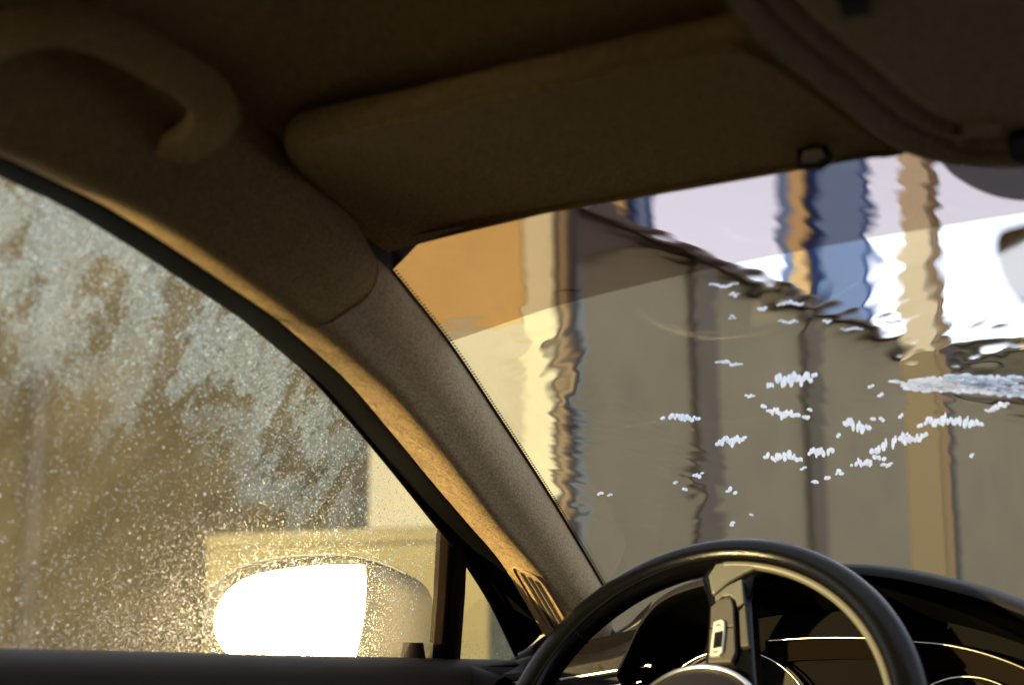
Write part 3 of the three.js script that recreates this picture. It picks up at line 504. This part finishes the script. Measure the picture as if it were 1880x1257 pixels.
// the rest of the cabin and the bodywork, around and behind the camera
mesh('floor', box(1.5, 0.05, 2.9, 0, 0.33, 0, 0.02), M.carpet, car);
mesh('rear_seat', mergeGeometries([box(1.26, 0.22, 0.5, 0, 0.5, 0.85, 0.06), box(1.26, 0.62, 0.16, 0, 0.85, 1.16, 0.06)]), M.seat, car);
mesh('rear_shelf', box(1.4, 0.05, 0.5, 0, 0.98, 1.48, 0.02), M.carpet, car);
mesh('rear_window', loft([[V(-0.58, 1.30, 1.42), V(0.58, 1.30, 1.42)], [V(-0.62, 1.0, 1.74), V(0.62, 1.0, 1.74)]]), M.privacy, car);
both('door_pillar', box(0.05, 0.40, 0.12, -0.705, 1.16, 0.16, 0.02).applyMatrix4(new THREE.Matrix4().makeShear(0, 0, 0.0, 0, 0, 0)), M.trim);
both('rear_pillar', loft([[V(-0.6, 1.32, 1.12), V(-0.55, 1.26, 1.46)], [V(-0.75, 1.0, 1.2), V(-0.65, 1.0, 1.78)]]), M.trim);
both('body_side', loft([-1.62, -1.4, -0.6, 0.4, 1.3, 1.8].map((z) => [V(-0.775, 1.0, z), V(-0.83, 0.94, z), V(-0.86, 0.75, z), V(-0.85, 0.5, z), V(-0.80, 0.28, z)])), M.paint);
mesh('roof', loft([-0.86, -0.5, 0, 0.6, 1.1, 1.42].map((z, k) => { const row = []; for (let q = 0; q <= 20; q++) { const s = q / 10 - 1, e = [1.372, 1.40, 1.405, 1.395, 1.36, 1.30][k]; row.push(V(0.64 * s, e + [0.01, 0.03, 0.035, 0.035, 0.03, 0.02][k] * (1 - Math.pow(Math.abs(s), 3)) - 0.06 * Math.pow(Math.abs(s), 12), z)); } return row; })), M.paint, car);
mesh('bonnet', loft([-1.66, -1.9, -2.2, -2.5, -2.62].map((z, k) => { const row = []; for (let q = 0; q <= 20; q++) { const s = q / 10 - 1; row.push(V(0.82 * s, [0.94, 0.925, 0.89, 0.83, 0.6][k] - 0.08 * Math.pow(Math.abs(s), 4), z)); } return row; })), M.paint, car);
mesh('bulkhead', box(1.5, 0.6, 0.05, 0, 0.63, -1.60, 0.02), M.dashBlack, car);

// ---------------------------------------------------------------- water on the glass
{ // a running film of water on the windscreen: a thin closed sheet with a rippled outer face
  const X0 = -0.76, X1 = 0.06, Y0 = 1.0, Y1 = 1.352, nx = 230, ny = 420;
  const spots = [[1040, 720, 0.05, 0.10, 2.4], [1690, 420, 0.05, 0.10, 1.1], [1540, 540, 0.08, 0.05, 0.65], [1430, 560, 0.10, 0.03, 0.5], [1700, 640, 0.06, 0.05, 0.7], [1840, 640, 0.06, 0.03, 0.3], [1060, 920, 0.03, 0.03, 2.0], [1290, 900, 0.03, 0.03, 1.7], [1700, 720, 0.10, 0.02, 0.8], [1250, 450, 0.06, 0.02, 0.25]].map(([x, y, a, b, s]) => [hit(x, y, screen()), a, b, s]);
  const ripple = (x, y) => {
    let a = 0.10; for (const [p, sx, sy, s] of spots) a += s * Math.exp(-(((x - p.x) / sx) ** 2) - ((y - p.y) / sy) ** 2);
    const v = y * 2.24;                                                   // distance down the slope
    const q = x + 0.06 * Math.sin(v * 21) + 0.03 * (noise(x * 9, v * 9) - 0.5);
    return 0.00032 * a * (0.55 * (noise(q * 42, v * 52) - 0.5) + 0.35 * (noise(q * 90 + 40, v * 105) - 0.5)) + 0.0004 * (noise(q * 7 + 3, v * 10) - 0.5) * Math.min(1, a);
  };
  const pos = [], idx = [];
  for (let j = 0; j <= ny; j++) for (let i = 0; i <= nx; i++) { const x = lerp(X0, X1, i / nx), y = lerp(Y0, Y1, j / ny), h = 0.0035 + ripple(x, y); pos.push(x, y + 0.894 * h, screenZ(x, y) - 0.0045 - 0.447 * h); }
  for (let j = 0; j < ny; j++) for (let i = 0; i < nx; i++) { const a = j * (nx + 1) + i, b = a + 1, c = a + nx + 1, d = c + 1; idx.push(a, c, b, b, c, d); }
  const outer = new THREE.BufferGeometry(); outer.setAttribute('position', new THREE.Float32BufferAttribute(pos, 3)); outer.setIndex(idx); outer.computeVertexNormals();
  const ip = [], ii = [], mx = 60, my = 30;
  for (let j = 0; j <= my; j++) for (let i = 0; i <= mx; i++) { const x = lerp(X0, X1, i / mx), y = lerp(Y0, Y1, j / my), h = 0.0012; ip.push(x, y + 0.894 * h, screenZ(x, y) - 0.0045 - 0.447 * h); }
  for (let j = 0; j < my; j++) for (let i = 0; i < mx; i++) { const a = j * (mx + 1) + i, b = a + 1, c = a + mx + 1, d = c + 1; ii.push(a, b, c, b, d, c); }
  const inner = new THREE.BufferGeometry(); inner.setAttribute('position', new THREE.Float32BufferAttribute(ip, 3)); inner.setIndex(ii); inner.computeVertexNormals();
  const o = mesh('water_film', mergeGeometries([outer, inner]), M.water, scene, { kind: 'stuff', label: 'rippling film of water running down the windscreen', category: 'water' });
}
// white caps put in for slivers of sky refracted by the water
function streakGeometry(px0, py0, px1, py1, thick, ragged, bits = [], wide = 1) {
  const n = Math.max(2, Math.round(Math.hypot(px1 - px0, py1 - py0) / 4.5)), out = bits;
  for (let k = 0; k < n; k++) {
    if (rnd() < ragged * 0.14) continue;
    const t = (k + 0.5) / n, x = lerp(px0, px1, t), y = lerp(py0, py1, t) + rr(-1, 1) * thick * 0.22 * (1 + ragged) + 2 * Math.sin(t * 9 + px0), h = 1.5 * thick * rr(0.55, 0.8 + 0.5 * ragged) * (0.35 + 0.65 * Math.sin(Math.PI * clamp(t, 0.08, 0.92))), w = rr(2.4, 5.2) * wide;
    const p = hit(x, y, screen(-0.0115)), ex = hit(x + w, y + rr(-0.6, 0.6), screen(-0.0115)).sub(p), ey = hit(x + rr(-1, 1), y - h / 2, screen(-0.0115)).sub(p), ez = V(0, -0.894, 0.447).multiplyScalar(rr(0.0008, 0.0016));
    out.push(new THREE.SphereGeometry(1, 12, 6, 0, 2 * Math.PI, 0, Math.PI / 2).rotateX(-Math.PI / 2).applyMatrix4(new THREE.Matrix4().makeBasis(ex, ey, ez).setPosition(p)));
  }
  return out;
}
const broad = (a, b, c, d, t, r) => { const bits = []; for (let k = 0; k < 5; k++) streakGeometry(a + rr(0, 60) * Math.abs(k - 2), b + (k - 2) * t * 0.12, c, d + (k - 2) * t * 0.2, t * rr(0.12, 0.26), r, bits, 2.4); return bits; };
const streaks = [
  [1215, 762, 1286, 768, 10, 0.5, 'short white painted glint on the windscreen, farthest left of the streaks'],
  [1315, 662, 1363, 668, 7, 0, 'thin smooth white streak above the others, over the left pilaster'],
  [1408, 699, 1500, 690, 15, 0.9, 'thick ragged white streak in the upper middle of the wet windscreen'],
  [1399, 748, 1486, 768, 10, 0.8, 'white streak that slopes down to the right, below the thick ragged one'],
  [1315, 809, 1370, 802, 13, 0.8, 'short thick white streak above the dark splash on the left pilaster'],
  [1548, 770, 1598, 790, 13, 0.8, 'short steep white streak left of the beige post'],
  [1399, 838, 1474, 839, 11, 1, 'level broken white streak in the lower middle of the windscreen'],
  [1484, 830, 1532, 826, 11, 1, 'small broken white streak right of the level one'],
  [1590, 824, 1704, 796, 13, 1, 'long white streak that rises to the right and ends on the beige post'],
  [1562, 852, 1626, 838, 9, 1, 'short white streak just below the long rising one'],
  [1640, 700, 1884, 708, 34, 1, 'broad white band of painted glints across the right edge of the windscreen'],
  [1698, 772, 1806, 774, 14, 0.8, 'curved white streak on the right, below the broad white band'],
  [1810, 752, 1852, 738, 10, 0.4, 'small bright streak at the right, between the broad band and the curved streak'],
  [1334, 902, 1362, 899, 9, 1, 'lowest small white streak, over the left pilaster'],
];
for (const [a, b, c, d, t, r, label] of streaks) {
  const g = mergeGeometries(t > 20 ? broad(a, b, c, d, t, r) : streakGeometry(a, b, c, d, t, r)); g.computeBoundingBox(); const at = g.boundingBox.getCenter(V(0, 0, 0)); g.translate(-at.x, -at.y, -at.z);
  const o = mesh(numbered('painted_glint_streak'), g, M.painted_glint, scene, { label, category: 'foam streak', group: 'white painted glints of refracted sky on the windscreen' }); o.position.copy(at);
}
{
  const bits = [];  // specks painted for refracted sky; the row under the visor is frosty drops
  for (const [x, y, l, t] of [[1282, 871, 20, 8], [1258, 898, 8, 7], [1240, 884, 5, 5], [1377, 726, 18, 6], [1345, 960, 4, 6], [1380, 944, 4, 5], [1102, 905, 10, 7], [1120, 909, 8, 5], [1620, 768, 8, 9], [1603, 770, 7, 8], [1600, 708, 10, 6], [1618, 722, 8, 8], [1655, 762, 8, 8], [1690, 780, 9, 10], [1664, 796, 9, 9], [1497, 883, 12, 7], [1519, 875, 10, 8], [1541, 866, 14, 8], [1628, 852, 22, 7], [1475, 858, 10, 6], [1540, 800, 6, 6], [1488, 752, 5, 5], [1785, 836, 5, 5], [1330, 523, 52, 6], [1348, 540, 16, 5], [1400, 566, 16, 7], [1452, 556, 50, 7], [1345, 581, 12, 4], [1448, 590, 36, 5], [1520, 588, 15, 6], [1565, 603, 40, 5], [1640, 590, 30, 4]]) streakGeometry(x - l / 2, y, x + l / 2, y - 1, t, 0, bits);
  for (let k = 0; k < 60; k++) { const x = lerp(1040, 1210, rnd()), y = 371 - (x - 1040) * 0.165 + rr(0, 7); streakGeometry(x - 2, y + 4, x + 2, y + 4, rr(2, 5), 0, bits); }
  mesh('glint_and_drop_specks', mergeGeometries(bits), M.painted_glint, scene, { kind: 'stuff', label: 'small white painted glints and frosty drops scattered over the wet windscreen', category: 'painted_glint' });
}
{ // droplets on the door glass
  const bead = mergeVertices(new THREE.IcosahedronGeometry(1, 1).deleteAttribute('uv').deleteAttribute('normal')); bead.computeVertexNormals(); const put = (name, m, list, label) => {
    const o = new THREE.InstancedMesh(bead, m, list.length), d = new THREE.Object3D();
    list.forEach(([y, z, a, b, turn], k) => { const p = doorPoint(y, z, OUT - 0.013); d.position.copy(p); d.rotation.set(0, 0, 0); d.rotation.order = 'ZXY'; d.rotation.z = -Math.atan(0.5); d.rotation.x = turn; d.scale.set(Math.min(a, b) * 0.4, b, a); d.updateMatrix(); o.setMatrixAt(k, d.matrix); });
    o.name = name; o.castShadow = o.receiveShadow = true; Object.assign(o.userData, { kind: 'stuff', label, category: 'droplets' }); scene.add(o);
  };
  const mc = hit(470, 1130, door(OUT)), mist = [], fine = [], clear = [];
  for (let k = 0; k < 320000 && mist.length < 45000; k++) {
    const z = rr(-1.38, -0.42), y = rr(0.99, 1.33), d = topAt(z) - y; if (d < -0.008) continue;
    const dm = Math.hypot((z - mc.z) / 0.16, (y - mc.y) / 0.075), dens = 0.07 + 0.20 * smooth(0.05, 0.0, y - beltAt(z)) * smooth(-0.6, -0.8, z) + 0.6 * Math.exp(-dm * dm) + 0.16 * smooth(0.16, 0.05, d) * smooth(-1.0, -0.85, z) + 0.4 * (fbm(z * 26, y * 26, 3) - 0.5); if (rnd() > dens) continue;
    const s = rr(0.00017, 0.00034) * (rnd() < 0.02 ? 2.2 : 1); mist.push([y, z, s * rr(0.8, 1.2), s * rr(1, 1.8), rr(0.2, 0.7)]);
  }
  put('mist_beads', M.bead, mist, 'fine clear mist beads all over the door window');
  for (let k = 0; k < 60000 && fine.length < 5000; k++) {
    const z = rr(-1.1, -0.40), y = rr(1.0, 1.33), d = topAt(z) - y; if (d < -0.01) continue;
    const patch = fbm(z * 42, y * 42, 5); if (rnd() > 0.8 * smooth(0.15, 0.01, d) * smooth(0.36, 0.6, patch + 0.25 * smooth(0.12, 0.03, d))) continue;
    const s = rr(0.00025, 0.0006) * (rnd() < 0.02 ? 2.2 : 1); fine.push([y, z, s * rr(1, 1.7), s, rr(-0.9, 0.1)]);
  }
  for (let k = 0; k < 90000 && clear.length < 4500; k++) {
    const z = rr(-1.36, -0.5), y = rr(0.99, 1.2), low = y - beltAt(z), dm = Math.hypot((z - mc.z) / 0.22, (y - mc.y) / 0.09); if (topAt(z) - y < -0.01) continue;
    if (rnd() > 0.7 * smooth(0.04, 0.0, low) * smooth(-0.5, -0.75, z) + 0.8 * Math.exp(-dm * dm) + 0.025) continue;
    const s = rr(0.0002, 0.0006) * (rnd() < 0.015 ? 2.2 : 1); clear.push([y, z, s * rr(0.8, 1.2), s * rr(1, 2), rr(0.2, 0.7)]);
  }
  put('mist_droplets', M.mist, fine, 'fine mist droplets with sky blue painted in on the upper door window');
  put('water_droplets', M.water, clear, 'clear water droplets on the lower door window round the mirror');
}
renderer.render(scene, camera);
